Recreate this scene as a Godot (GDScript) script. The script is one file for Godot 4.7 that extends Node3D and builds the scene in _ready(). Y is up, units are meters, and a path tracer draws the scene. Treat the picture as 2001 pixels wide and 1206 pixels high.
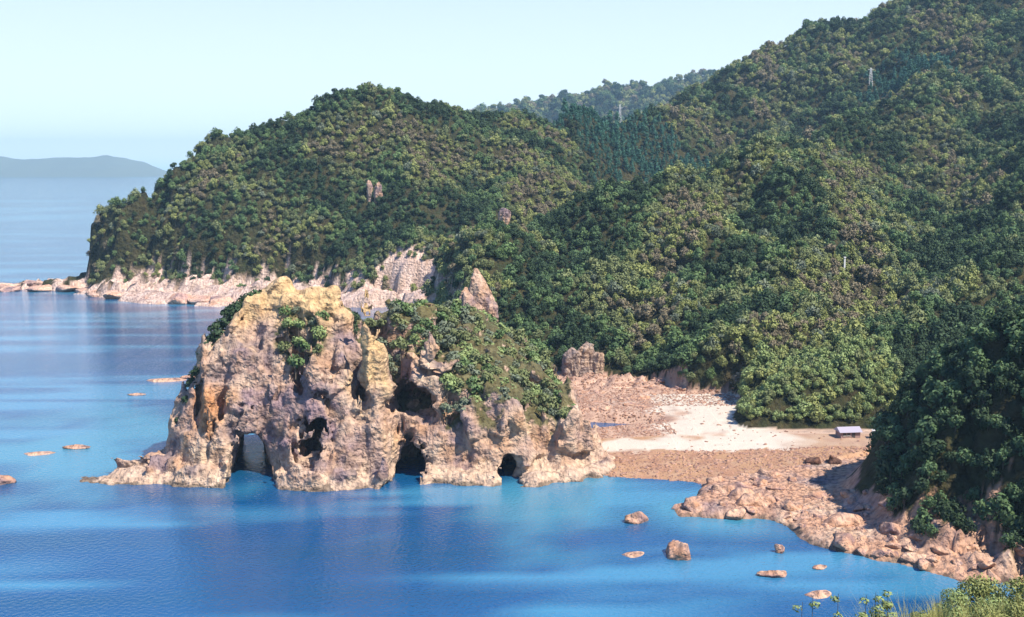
extends Node3D
# Coast seen from a cliff: sea stack with an arch, cove with a beach, wooded hills, far headland.
# Metres, y up, sea level at y = 0. The viewer stands at the top of a cliff 60 m above the sea.

var rng := RandomNumberGenerator.new()
var n_coast := FastNoiseLite.new()
var n_big := FastNoiseLite.new()
var n_mid := FastNoiseLite.new()
var n_fine := FastNoiseLite.new()
var n_cell := FastNoiseLite.new()
var n_crack := FastNoiseLite.new()
var n_tone := FastNoiseLite.new()
var n_tone2 := FastNoiseLite.new()

var taken := {}
var M := {}


# ---------------------------------------------------------------- naming

func numbered(called: String) -> String:
	if not taken.has(called):
		taken[called] = 0
		return called
	taken[called] += 1
	return "%s_%03d" % [called, taken[called]]


func tag(o: Node, label: String, category: String, group := "", kind := "") -> void:
	o.set_meta("label", label)
	if category:
		o.set_meta("category", category)
	if group:
		o.set_meta("group", group)
	if kind:
		o.set_meta("kind", kind)


func base(called: String, where: Vector3, turn := 0.0) -> Node3D:
	var o := Node3D.new()
	o.name = numbered(called)
	add_child(o)
	o.position = where
	o.rotation.y = turn
	return o


func part(called: String, mesh: Mesh, material: Material, parent: Node) -> MeshInstance3D:
	var o := MeshInstance3D.new()
	o.name = called
	o.mesh = mesh
	if material:
		o.material_override = material
	parent.add_child(o, true)
	return o


func single(called: String, mesh: Mesh, material: Material) -> MeshInstance3D:
	return part(numbered(called), mesh, material, self)


func structure(called: String, mesh: Mesh, material: Material, label: String) -> MeshInstance3D:
	var o := single(called, mesh, material)
	tag(o, label, "", "", "structure")
	return o


# ---------------------------------------------------------------- small maths

func noise(n: FastNoiseLite, kind: int, period: float, octaves: int, s: int) -> void:
	n.noise_type = kind
	n.seed = s
	n.frequency = 1.0 / period
	n.fractal_type = FastNoiseLite.FRACTAL_FBM if octaves > 1 else FastNoiseLite.FRACTAL_NONE
	n.fractal_octaves = octaves


func smax(a: float, b: float, k: float) -> float:
	var h := clampf(0.5 + 0.5 * (a - b) / k, 0.0, 1.0)
	return lerpf(b, a, h) + k * h * (1.0 - h)


func smin(a: float, b: float, k: float) -> float:
	return -smax(-a, -b, k)


# signed distance to a polygon given as x, z pairs, positive inside
func inside_by(p: PackedFloat32Array, x: float, z: float) -> float:
	var n := p.size() / 2
	var best := 1e18
	var within := false
	var ax := p[2 * n - 2]
	var az := p[2 * n - 1]
	for i in n:
		var bx := p[2 * i]
		var bz := p[2 * i + 1]
		var ex := bx - ax
		var ez := bz - az
		var wx := x - ax
		var wz := z - az
		var t := clampf((wx * ex + wz * ez) / (ex * ex + ez * ez), 0.0, 1.0)
		var dx := wx - ex * t
		var dz := wz - ez * t
		best = minf(best, dx * dx + dz * dz)
		if (az > z) != (bz > z) and x < (bx - ax) * (z - az) / (bz - az) + ax:
			within = not within
		ax = bx
		az = bz
	return sqrt(best) if within else -sqrt(best)


# ridge lines: each [slope, rounding, [x, z, height], ...]; height of the land they carry at (x, z)
func ridges_at(segments: PackedFloat32Array, x: float, z: float, k: float, low: float) -> float:
	var h := low
	for i in range(0, segments.size(), 8):
		var ax := segments[i]
		var az := segments[i + 1]
		var ex := segments[i + 3] - ax
		var ez := segments[i + 4] - az
		var t := clampf(((x - ax) * ex + (z - az) * ez) / (ex * ex + ez * ez), 0.0, 1.0)
		var dx := x - ax - ex * t
		var dz := z - az - ez * t
		var r := segments[i + 7]
		var v := lerpf(segments[i + 2], segments[i + 5], t) - segments[i + 6] * (sqrt(dx * dx + dz * dz + r * r) - r)
		if v > h - k:
			h = smax(h, v, k)
	return h


func segments_of(lines: Array) -> PackedFloat32Array:
	var out := PackedFloat32Array()
	for line in lines:
		for i in range(2, line.size() - 1):
			var a: Array = line[i]
			var b: Array = line[i + 1]
			out.append_array(PackedFloat32Array([a[0], a[1], a[2], b[0], b[1], b[2], line[0], line[1]]))
	return out


func mesh_of(v: PackedVector3Array, n: PackedVector3Array, c: PackedColorArray, idx: PackedInt32Array) -> ArrayMesh:
	var a := []
	a.resize(Mesh.ARRAY_MAX)
	a[Mesh.ARRAY_VERTEX] = v
	a[Mesh.ARRAY_NORMAL] = n
	if c.size():
		a[Mesh.ARRAY_COLOR] = c
	a[Mesh.ARRAY_INDEX] = idx
	var m := ArrayMesh.new()
	m.add_surface_from_arrays(Mesh.PRIMITIVE_TRIANGLES, a)
	return m


# keeps only the vertices that the triangles use
func compact(v: PackedVector3Array, n: PackedVector3Array, c: PackedColorArray, idx: PackedInt32Array) -> ArrayMesh:
	var to := PackedInt32Array()
	to.resize(v.size())
	to.fill(-1)
	var v2 := PackedVector3Array()
	var n2 := PackedVector3Array()
	var c2 := PackedColorArray()
	var i2 := PackedInt32Array()
	i2.resize(idx.size())
	for i in idx.size():
		var o := idx[i]
		if to[o] < 0:
			to[o] = v2.size()
			v2.append(v[o])
			n2.append(n[o])
			c2.append(c[o])
		i2[i] = to[o]
	return mesh_of(v2, n2, c2, i2)


func normals_of(v: PackedVector3Array, idx: PackedInt32Array) -> PackedVector3Array:
	var n := PackedVector3Array()
	n.resize(v.size())
	for i in range(0, idx.size(), 3):
		var a := idx[i]
		var b := idx[i + 1]
		var c := idx[i + 2]
		var f := (v[c] - v[a]).cross(v[b] - v[a])
		n[a] += f
		n[b] += f
		n[c] += f
	for i in n.size():
		n[i] = n[i].normalized()
	return n


# ---------------------------------------------------------------- materials

func noise_texture(period: float, octaves: int, s: int, as_normal: float, ramp: Gradient = null, kind := FastNoiseLite.TYPE_SIMPLEX, size := 512) -> NoiseTexture2D:
	var n := FastNoiseLite.new()
	noise(n, kind, period, octaves, s)
	var t := NoiseTexture2D.new()
	t.width = size
	t.height = size
	t.seamless = true
	t.noise = n
	if as_normal > 0.0:
		t.as_normal_map = true
		t.bump_strength = as_normal
	if ramp:
		t.color_ramp = ramp
	return t


func ramp(stops: Array) -> Gradient:
	var g := Gradient.new()
	g.offsets = PackedFloat32Array(stops.map(func(s): return s[0]))
	g.colors = PackedColorArray(stops.map(func(s): return s[1]))
	return g


func plain(c: Color, rough := 0.85) -> StandardMaterial3D:
	var m := StandardMaterial3D.new()
	m.albedo_color = c.linear_to_srgb()
	m.roughness = rough
	return m


func make_materials() -> void:
	var rock := StandardMaterial3D.new()
	rock.vertex_color_use_as_albedo = true
	rock.roughness = 0.92
	rock.metallic_specular = 0.25
	rock.albedo_texture = noise_texture(90.0, 5, 3, 0.0, ramp([[0.0, Color(0.62, 0.58, 0.58)], [0.42, Color(0.86, 0.84, 0.83)], [0.6, Color(0.97, 0.95, 0.93)], [1.0, Color(1, 1, 1)]]))
	rock.normal_enabled = true
	rock.normal_texture = noise_texture(70.0, 5, 5, 14.0)
	rock.normal_scale = 2.0
	rock.uv1_triplanar = true
	rock.uv1_world_triplanar = true
	rock.uv1_scale = Vector3(0.09, 0.09, 0.09)
	M.rock = rock

	var soil := rock.duplicate()
	soil.uv1_scale = Vector3(0.05, 0.05, 0.05)
	soil.roughness = 1.0
	M.soil = soil

	var sand := rock.duplicate()
	sand.normal_texture = noise_texture(12.0, 3, 9, 6.0)
	sand.albedo_texture = noise_texture(16.0, 4, 19, 0.0, ramp([[0.0, Color(0.72, 0.66, 0.62)], [0.5, Color(0.92, 0.9, 0.88)], [1.0, Color(1, 1, 1)]]))
	sand.uv1_scale = Vector3(0.16, 0.16, 0.16)
	M.sand = sand

	var sea := StandardMaterial3D.new()
	sea.vertex_color_use_as_albedo = true
	sea.roughness = 0.05
	sea.metallic_specular = 0.5
	sea.normal_enabled = true
	sea.normal_texture = noise_texture(26.0, 4, 31, 5.0)
	sea.normal_scale = 0.27
	sea.uv1_triplanar = true
	sea.uv1_world_triplanar = true
	sea.uv1_scale = Vector3(0.045, 0.045, 0.045)
	M.sea = sea

	var leaf := StandardMaterial3D.new()
	leaf.vertex_color_use_as_albedo = true
	leaf.roughness = 0.7
	leaf.metallic_specular = 0.3
	leaf.backlight_enabled = true
	leaf.backlight = Color(0.35, 0.4, 0.2)
	M.leaf = leaf

	M.bark = plain(Color(0.09, 0.075, 0.06), 0.95)
	M.white_paint = plain(Color(0.72, 0.72, 0.7), 0.6)
	M.roof = plain(Color(0.3, 0.28, 0.36), 0.7)
	M.hut_wall = plain(Color(0.30, 0.2, 0.19), 0.85)
	M.dark = plain(Color(0.05, 0.045, 0.05), 0.7)
	M.steel = plain(Color(0.7, 0.71, 0.72), 0.5)
	M.far_land = plain(Color(0.11, 0.14, 0.12), 1.0)


# ---------------------------------------------------------------- land

var xs := PackedFloat32Array()
var zs := PackedFloat32Array()     # running away from the viewer
var heights := PackedFloat32Array()
var inland := PackedFloat32Array()  # distance from the coast, positive on land
var beach_in := PackedFloat32Array()

var COAST := PackedFloat32Array([
	-320, -2750, -330, -2300, -120, -1900, -60, -1500, -60, -1180, -40, -1000, -50, -800, -130, -690, -205, -650, -213, -592, -212, -556, -264, -551, -266, -542, -212, -534, -203, -519, -167, -484, -116, -471, -77, -470,
	-48, -463, -36, -440, -36, -400, -30, -365, -25, -332, -15, -300, -10, -275, -6, -250, 4, -232, 13, -213, 20, -208, 33, -205, 38, -203, 35, -198, 29, -189, 30, -183, 40, -181.5, 47.5, -180.5, 47.5, -176,
	51, -167, 55, -161.5, 64, -157, 70, -153, 73, -146, 75, -135, 62, -126, 38, -114, 10, -98, -20, -72, -46, -36, -64, 30, -40, 200, 950, 200, 950, -2750])
var BEACH := PackedFloat32Array([
	4, -232, 12, -210, 24, -203, 36, -202, 44, -206, 56, -211, 66, -215, 74, -220, 82, -227, 81, -237, 62, -237, 50, -238, 50.5, -250, 56, -266, 57, -275, 46, -278, 40, -288, 25, -298, 7, -300, 3, -285, 6, -262, 5, -245])
var POOL := PackedFloat32Array([8, -247, 16, -245.5, 27, -247.5, 33, -250, 27, -253, 17, -255, 8, -256])


func axis(stops: Array) -> PackedFloat32Array:
	# stops: [from, step], ..., [to]
	var out := PackedFloat32Array()
	for i in stops.size() - 1:
		var a: float = stops[i][0]
		var b: float = stops[i + 1][0]
		var n := int(round(absf(b - a) / stops[i][1]))
		for j in n:
			out.append(lerpf(a, b, float(j) / n))
	out.append(stops[-1][0])
	return out


func make_land() -> void:
	var lines := [
		# far headland
		[0.86, 8.0, [-215, -540, 8], [-207, -547, 30], [-195, -556, 45], [-175, -566, 58], [-130, -585, 82], [-95, -594, 94], [-72, -600, 97], [-40, -622, 93], [-5, -650, 88], [60, -730, 88], [130, -790, 100], [200, -850, 125], [246, -900, 162]],
		[0.95, 6.0, [-150, -578, 76], [-150, -540, 42], [-140, -512, 20]],
		[0.9, 6.0, [-95, -594, 94], [-98, -540, 52], [-92, -505, 24]],
		[0.85, 6.0, [-72, -600, 98], [-46, -540, 56], [-40, -500, 32]],
		[0.8, 6.0, [-5, -650, 90], [10, -580, 64], [-12, -520, 40], [-28, -480, 26]],
		# middle hill above the cove
		[0.5, 8.0, [-20, -338, 16], [-14, -355, 28], [-6, -385, 35], [0, -402, 37], [40, -430, 49], [104, -470, 61], [157, -560, 70], [227, -650, 90], [336, -720, 112], [420, -800, 150]],
		[0.55, 7.0, [40, -430, 48], [33, -370, 28], [24, -318, 11]],
		[0.55, 7.0, [75, -452, 55], [68, -380, 34], [52, -318, 15]],
		[0.55, 7.0, [104, -470, 60], [98, -390, 37], [80, -318, 22], [68, -288, 16], [63, -280, 14]],
		[0.6, 7.0, [157, -560, 70], [150, -440, 42], [125, -360, 27]],
		# right-hand spur that runs down to the knoll behind the beach
		[0.6, 7.0, [336, -720, 112], [255, -520, 66], [200, -420, 44], [150, -345, 29], [112, -295, 21], [84, -264, 15], [70, -252, 12.5], [58, -247, 7.5]],
		# mountain
		[0.62, 12.0, [120, -850, 94], [160, -890, 108], [178, -900, 118], [188, -900, 124], [198, -900, 136], [214, -900, 147], [246, -900, 165], [302, -900, 186], [420, -900, 219], [600, -880, 222], [900, -850, 200]],
		[0.7, 10.0, [302, -900, 180], [282, -770, 124], [262, -670, 94]],
		[0.7, 10.0, [420, -900, 212], [392, -720, 136], [352, -570, 88], [300, -440, 62]],
		# ridge farther back
		[0.6, 12.0, [-160, -2320, 118], [-55, -2300, 184], [42, -2300, 200], [126, -2300, 208], [192, -2300, 227], [314, -2300, 236], [425, -2300, 255], [450, -2300, 250], [640, -2300, 236], [940, -2300, 236]],
		# steep wooded slope at the right of the cove
		[1.7, 3.0, [77, -209, 5], [77, -200, 16], [78, -189, 27], [83, -178, 35], [95, -166, 45], [130, -150, 60], [220, -160, 84]],
		# the cliff the viewer stands on
		[1.0, 4.0, [0, 12, 58], [8, -16, 50], [18, -40, 42.2], [30, -70, 21], [52, -108, 9]],
		[0.8, 8.0, [0, 12, 58], [60, 60, 80], [300, 100, 120]],
	]
	var seg := segments_of(lines)
	xs = axis([[-440, 9], [-280, 1.7], [-34, 1.0], [26, 0.65], [92, 1.0], [132, 2.4], [300, 6], [520, 14], [950]])
	zs = axis([[60, 6], [0, 1.2], [-72, 2.2], [-140, 0.7], [-240, 0.9], [-305, 1.5], [-345, 2.0], [-465, 1.5], [-560, 2.4], [-660, 6], [-960, 11], [-1250, 40], [-2050, 22], [-2500, 60], [-2740]])
	var nx := xs.size()
	var nz := zs.size()
	# coarse fields, every fourth line
	var st := 4
	var cx := (nx - 1 + st - 1) / st + 1
	var cz := (nz - 1 + st - 1) / st + 1
	var c_r := PackedFloat32Array()
	var c_s := PackedFloat32Array()
	var c_b := PackedFloat32Array()
	c_r.resize(cx * cz)
	c_s.resize(cx * cz)
	c_b.resize(cx * cz)
	for j in cz:
		var z := zs[mini(j * st, nz - 1)]
		for i in cx:
			var x := xs[mini(i * st, nx - 1)]
			var o := j * cx + i
			c_s[o] = inside_by(COAST, x, z)
			if c_s[o] < -40.0:
				c_b[o] = -200.0
				continue
			c_r[o] = ridges_at(seg, x, z, 5.0, 1.5)
			c_b[o] = inside_by(BEACH, x, z) if x > -40.0 and x < 150.0 and z < -150.0 and z > -380.0 else -200.0
	heights.resize(nx * nz)
	inland.resize(nx * nz)
	beach_in.resize(nx * nz)
	for j in nz:
		var z := zs[j]
		var j0 := mini(j / st, cz - 2)
		var za := zs[mini(j0 * st, nz - 1)]
		var zb := zs[mini((j0 + 1) * st, nz - 1)]
		var tz := (z - za) / (zb - za)
		for i in nx:
			var x := xs[i]
			var i0 := mini(i / st, cx - 2)
			var xa := xs[mini(i0 * st, nx - 1)]
			var xb := xs[mini((i0 + 1) * st, nx - 1)]
			var tx := (x - xa) / (xb - xa)
			var o := j0 * cx + i0
			var s := lerpf(lerpf(c_s[o], c_s[o + 1], tx), lerpf(c_s[o + cx], c_s[o + cx + 1], tx), tz)
			var r := lerpf(lerpf(c_r[o], c_r[o + 1], tx), lerpf(c_r[o + cx], c_r[o + cx + 1], tx), tz)
			var b := lerpf(lerpf(c_b[o], c_b[o + 1], tx), lerpf(c_b[o + cx], c_b[o + cx + 1], tx), tz)
			var at := j * nx + i
			beach_in[at] = b
			if s < -30.0:
				heights[at] = -12.0
				inland[at] = s
				continue
			heights[at] = land_height(x, z, s, r, b)
			inland[at] = s


func shore_kind(x: float, z: float) -> Vector4:
	# width of the bare rock, slope above it, roughness of the rock, distance to the trees
	if z < -425.0:
		if x > -80.0:
			return Vector4(13.0, 2.2, 4.0, 18.0 + 9.0 * smoothstep(-70.0, -45.0, x))
		var tip := smoothstep(-172.0, -204.0, x)   # towards the tip the shelf narrows and the cliff steepens
		var reef := smoothstep(-207.0, -215.0, x)
		return Vector4(lerpf(lerpf(26.0, 5.0, tip), 20.0, reef), lerpf(lerpf(2.6, 3.4, tip), 0.0, reef), lerpf(4.4, 3.0, tip), lerpf(lerpf(30.0, 5.0, tip), 60.0, reef))
	if x < 8.0 and z < -262.0:
		return Vector4(3.0, 2.6, 1.6, 9.0)
	if z > -215.0 and z < -140.0:
		return Vector4(11.0, 1.9, 2.2, 15.0 if x < 62.0 else 7.0)
	return Vector4(5.0, 2.0, 1.5, 8.0)


func land_height(x: float, z: float, s_in: float, r_in: float, b: float) -> float:
	var q := n_coast.get_noise_2d(x, z)
	var far := clampf((-z - 300.0) / 200.0, 0.0, 1.0)
	var near_beach := smoothstep(-6.0, 2.0, b)
	var s := s_in + q * lerpf(lerpf(3.0, 7.0, far), 1.2, near_beach)
	var k := shore_kind(x, z)
	var h := s * 0.7
	if s > 0.0:
		var cell := n_cell.get_noise_3d(x * lerpf(1.0, 0.42, far), 0.0, z * lerpf(1.0, 0.42, far))
		var fine := n_fine.get_noise_2d(x, z)
		var rise := clampf(s / k.x, 0.0, 1.0)
		var plat := 0.35 + (0.6 + 0.9 * rise + cell * 0.8 + fine * 0.45) * k.z * minf(s / 3.0, 1.0)
		plat = maxf(plat, 0.12)
		var c := plat + maxf(0.0, s - k.x) * k.y
		var gully := n_big.get_noise_2d(x, z)
		var r := r_in + gully * clampf(r_in * 0.24, 0.0, 0.6 if z > -130.0 else 7.0 if z < -460.0 and x < 20.0 else 14.0) + n_mid.get_noise_2d(x, z) * clampf(r_in * 0.04, 0.0, 2.0)
		h = smin(r, c, 1.5)
		if c - r < 3.0 and r > 4.0:
			h += cell * 1.2 * clampf((3.0 - c + r) / 3.0, 0.0, 1.0)
		if b > -60.0:
			# the beach lies low; the ground behind it rises steeply
			var bh := 0.085 * maxf(0.0, s) - 0.0006 * s * s
			bh = clampf(bh, 0.0, 2.3) + fine * 0.12
			bh += 1.6 * smoothstep(-272.0, -292.0, z) * (0.5 + 0.5 * cell + fine)
			if inside_by(POOL, x, z) > -4.0:
				bh = lerpf(bh, -0.35, smoothstep(-3.0, 1.0, inside_by(POOL, x, z)))
			var lid := bh + maxf(0.0, -b - 0.5) * (0.75 if x > 48.0 and z > -262.0 else 3.0 if x > 38.0 else 1.7)
			if z > -211.0:
				lid = bh + maxf(0.0, -b) * 0.9
			h = minf(h, lid) if b < 0.0 else bh
	return h


func ground(x: float, z: float) -> float:
	return sampled(heights, x, z)


func sampled(f: PackedFloat32Array, x: float, z: float) -> float:
	var i := clampi(xs.bsearch(x) - 1, 0, xs.size() - 2)
	var lo := 0
	var hi := zs.size() - 1
	while hi - lo > 1:
		var mid := (lo + hi) / 2
		if zs[mid] >= z:
			lo = mid
		else:
			hi = mid
	var tx := clampf((x - xs[i]) / (xs[i + 1] - xs[i]), 0.0, 1.0)
	var tz := clampf((z - zs[lo]) / (zs[lo + 1] - zs[lo]), 0.0, 1.0)
	var o := lo * xs.size() + i
	return lerpf(lerpf(f[o], f[o + 1], tx), lerpf(f[o + xs.size()], f[o + xs.size() + 1], tx), tz)


func mix3(a: Color, b: Color, t: float) -> Color:
	return a.lerp(b, clampf(t, 0.0, 1.0))


func rock_colour(p: Vector3) -> Color:
	var t := n_tone.get_noise_3dv(p)
	var u := n_tone2.get_noise_3dv(p)
	var c := Color(0.47, 0.345, 0.285)
	c = mix3(c, Color(0.56, 0.45, 0.36), t * 1.8)
	c = mix3(c, Color(0.26, 0.20, 0.22), -t * 2.6 - 0.1)
	c = mix3(c, Color(0.44, 0.29, 0.20), u * 1.8)
	c = mix3(c, Color(0.20, 0.165, 0.18), -u * 2.4 - 0.4)
	return c


func make_land_meshes() -> void:
	var nx := xs.size()
	var nz := zs.size()
	var v := PackedVector3Array()
	var n := PackedVector3Array()
	var c := PackedColorArray()
	v.resize(nx * nz)
	n.resize(nx * nz)
	c.resize(nx * nz)
	var bare := PackedByteArray()   # 0 wooded soil, 1 rock, 2 beach
	bare.resize(nx * nz)
	for j in nz:
		for i in nx:
			var o := j * nx + i
			var x := xs[i]
			var z := zs[j]
			var h := heights[o]
			v[o] = Vector3(x, h, z)
			var i0 := maxi(i - 1, 0)
			var i1 := mini(i + 1, nx - 1)
			var j0 := maxi(j - 1, 0)
			var j1 := mini(j + 1, nz - 1)
			var gx := (heights[j * nx + i1] - heights[j * nx + i0]) / (xs[i1] - xs[i0])
			var gz := (heights[j1 * nx + i] - heights[j0 * nx + i]) / (zs[j1] - zs[j0])
			n[o] = Vector3(-gx, 1.0, -gz).normalized()
			if h < -4.0:
				continue
			var slope := sqrt(gx * gx + gz * gz)
			var k := shore_kind(x, z)
			var tone := n_tone.get_noise_2d(x, z)
			var fine := n_fine.get_noise_2d(x, z)
			if beach_in[o] > -0.6:
				bare[o] = 2
				# pebbles and rubble are orange brown, the sand behind them nearly white
				var sandy := 0.0
				if z < -223.0 + tone * 3.0 and z > -276.0:
					sandy = smoothstep(31.0, 42.0, x + tone * 14.0)
					sandy = maxf(sandy, smoothstep(-222.0, -224.5, z + tone * 2.0) * (1.0 - smoothstep(-231.0, -234.0, z + tone * 3.0)))
				sandy *= 1.0 - 0.8 * smoothstep(57.0, 64.0, x + tone * 5.0)
				var pebble := mix3(Color(0.56, 0.36, 0.23), Color(0.50, 0.30, 0.21), tone * 2.0 + 0.3)
				pebble = mix3(pebble, Color(0.58, 0.40, 0.29), fine * 1.6)
				if z < -234.0:
					pebble = mix3(Color(0.66, 0.48, 0.39), Color(0.46, 0.32, 0.27), fine * 2.2 - tone)
				c[o] = mix3(pebble, Color(0.84, 0.80, 0.73), sandy)
			elif (inland[o] < k.w + fine * 8.0 + tone * 6.0 and h < lerpf(12.0, 5.0, smoothstep(-172.0, -204.0, x)) + tone * 8.0 + (14.0 if x > -62.0 and x < -30.0 else 0.0)) or (z > -217.0 and z < -140.0 and h < 5.0 + tone * 4.0) or (slope > 1.5 + 0.6 * fine and h < 22.0 and x < 46.0 and z > -425.0):
				bare[o] = 1
				c[o] = rock_colour(v[o])
				if z < -425.0:
					c[o] = mix3(c[o], Color(0.66, 0.53, 0.48), 0.65 + fine)
				elif x > 25.0:
					c[o] = mix3(c[o], Color(0.50, 0.31, 0.22), 0.45 + tone)
				if h < 0.35 + fine * 0.8 and z > -425.0:
					c[o] = mix3(c[o], Color(0.13, 0.11, 0.09), 0.75)
			else:
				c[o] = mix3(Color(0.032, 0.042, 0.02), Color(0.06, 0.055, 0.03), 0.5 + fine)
	var sets := {"hill": PackedInt32Array(), "headland": PackedInt32Array(), "mountain": PackedInt32Array(), "rocky_shore": PackedInt32Array(), "far_rocky_shore": PackedInt32Array(), "beach": PackedInt32Array()}
	for j in nz - 1:
		for i in nx - 1:
			var o := j * nx + i
			if maxf(maxf(heights[o], heights[o + 1]), maxf(heights[o + nx], heights[o + nx + 1])) < -3.0:
				continue
			var kind := bare[o]
			var called := "hill"
			if kind == 2:
				called = "beach"
			elif kind == 1:
				called = "far_rocky_shore" if zs[j] < -425.0 else "rocky_shore"
			elif zs[j] < -780.0:
				called = "mountain"
			elif zs[j] < -440.0 and xs[i] < 20.0:
				called = "headland"
			sets[called].append_array(PackedInt32Array([o, o + nx, o + nx + 1, o, o + nx + 1, o + 1]))
	var says := {
		"hill": "wooded hillsides around the cove", "headland": "wooded headland across the bay", "mountain": "hazy wooded mountain behind",
		"rocky_shore": "pinkish bare rock along the shore of the cove", "far_rocky_shore": "pale pink rocks at the foot of the headland", "beach": "pebble and pale sand beach of the cove"}
	for called in sets:
		structure(called, compact(v, n, c, sets[called]), M.sand if called == "beach" else M.rock if called.ends_with("shore") else M.soil, says[called])


# ---------------------------------------------------------------- sea

func make_sea() -> void:
	var sx := axis([[-6500, 1250], [-4000, 500], [-800, 50], [-300, 4.5], [130, 40], [800, 800], [2400]])
	var sz := axis([[400, 60], [-80, 3.0], [-330, 5.0], [-620, 12], [-1200, 80], [-4000, 800], [-8400]])
	var v := PackedVector3Array()
	var n := PackedVector3Array()
	var c := PackedColorArray()
	var idx := PackedInt32Array()
	var streak := FastNoiseLite.new()
	noise(streak, FastNoiseLite.TYPE_SIMPLEX, 60.0, 4, 71)
	var shoal := FastNoiseLite.new()
	noise(shoal, FastNoiseLite.TYPE_SIMPLEX, 45.0, 3, 72)
	for z in sz:
		for x in sx:
			v.append(Vector3(x, 0.0, z))
			n.append(Vector3.UP)
			var deep := Color(0.007, 0.066, 0.185)
			# drifting bands of paler water, drawn out across the view
			var t := streak.get_noise_2d(x * 0.35 + z * 0.2, z * 2.4)
			deep = mix3(deep, Color(0.04, 0.18, 0.32), t * 2.8 - 0.1)
			deep = mix3(deep, Color(0.007, 0.06, 0.16), -t * 1.8)
			# shoals off the beach and west of the stack, some sky reflection painted in
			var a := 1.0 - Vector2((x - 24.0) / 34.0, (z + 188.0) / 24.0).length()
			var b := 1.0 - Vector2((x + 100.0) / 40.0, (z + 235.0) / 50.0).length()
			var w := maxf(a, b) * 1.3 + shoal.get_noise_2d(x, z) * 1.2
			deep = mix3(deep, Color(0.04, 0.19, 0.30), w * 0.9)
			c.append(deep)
	var nx := sx.size()
	for j in sz.size() - 1:
		for i in nx - 1:
			var o := j * nx + i
			idx.append_array(PackedInt32Array([o, o + nx, o + nx + 1, o, o + nx + 1, o + 1]))
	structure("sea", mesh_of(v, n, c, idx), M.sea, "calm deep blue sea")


func make_island() -> void:
	var v := PackedVector3Array()
	var idx := PackedInt32Array()
	var hill := FastNoiseLite.new()
	noise(hill, FastNoiseLite.TYPE_SIMPLEX, 700.0, 4, 5)
	var nx := 90
	var nz := 14
	for j in nz:
		for i in nx:
			var x := lerpf(-4700.0, -2150.0, float(i) / (nx - 1))
			var z := lerpf(-6600.0, -7600.0, float(j) / (nz - 1))
			var across := sin(PI * float(j) / (nz - 1))
			var along := smoothstep(-2150.0, -2500.0, x)
			v.append(Vector3(x, -4.0 + across * along * (112.0 + 45.0 * hill.get_noise_2d(x, z)), z))
	for j in nz - 1:
		for i in nx - 1:
			var o := j * nx + i
			idx.append_array(PackedInt32Array([o, o + nx, o + nx + 1, o, o + nx + 1, o + 1]))
	structure("far_island", mesh_of(v, normals_of(v, idx), PackedColorArray(), idx), M.far_land, "faint blue hilly island on the horizon")


# ---------------------------------------------------------------- sea stack

var TOWER := PackedFloat32Array([-70, -214, -66, -209, -61.5, -205, -57, -205, -50, -206, -44, -206, -41, -204.5, -33, -203.5, -25.5, -204, -23.5, -209, -22.5, -220, -27, -238, -44, -240, -60, -235, -67, -224, -70, -215])
var BLOCK := PackedFloat32Array([-15, -207, -12, -206, -4, -205.5, 6, -206.5, 12, -208.5, 17, -212, 16, -225, 13, -240, 7, -252, -4, -262, -18, -262, -34, -256, -43, -242, -40, -225, -27, -219, -24.5, -215, -23.5, -208.5, -20, -206.5])
var SX0 := -90.0
var SZ0 := -264.0
var SCELL := 0.5
var stack_top := PackedFloat32Array()
var stack_nx := 0
var stack_nz := 0


func stack_height(x: float, z: float) -> float:
	if stack_top.is_empty():
		return -9.0
	var fx := clampf((x - SX0) / SCELL, 0.0, stack_nx - 1.001)
	var fz := clampf((z - SZ0) / SCELL, 0.0, stack_nz - 1.001)
	var i := int(fx)
	var j := int(fz)
	var o := j * stack_nx + i
	return lerpf(lerpf(stack_top[o], stack_top[o + 1], fx - i), lerpf(stack_top[o + stack_nx], stack_top[o + stack_nx + 1], fx - i), fz - j)


func ball(x: float, y: float, z: float, c: Vector3, r: Vector3) -> float:
	var dx := (x - c.x) / r.x * clampf(1.0 + 0.08 * (y - c.y), 0.6, 2.0)
	var dy := (y - c.y) / r.y
	var dz := (z - c.z) / r.z
	return (sqrt(dx * dx + dy * dy + dz * dz) - 1.0) * minf(r.x, minf(r.y, r.z))


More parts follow.
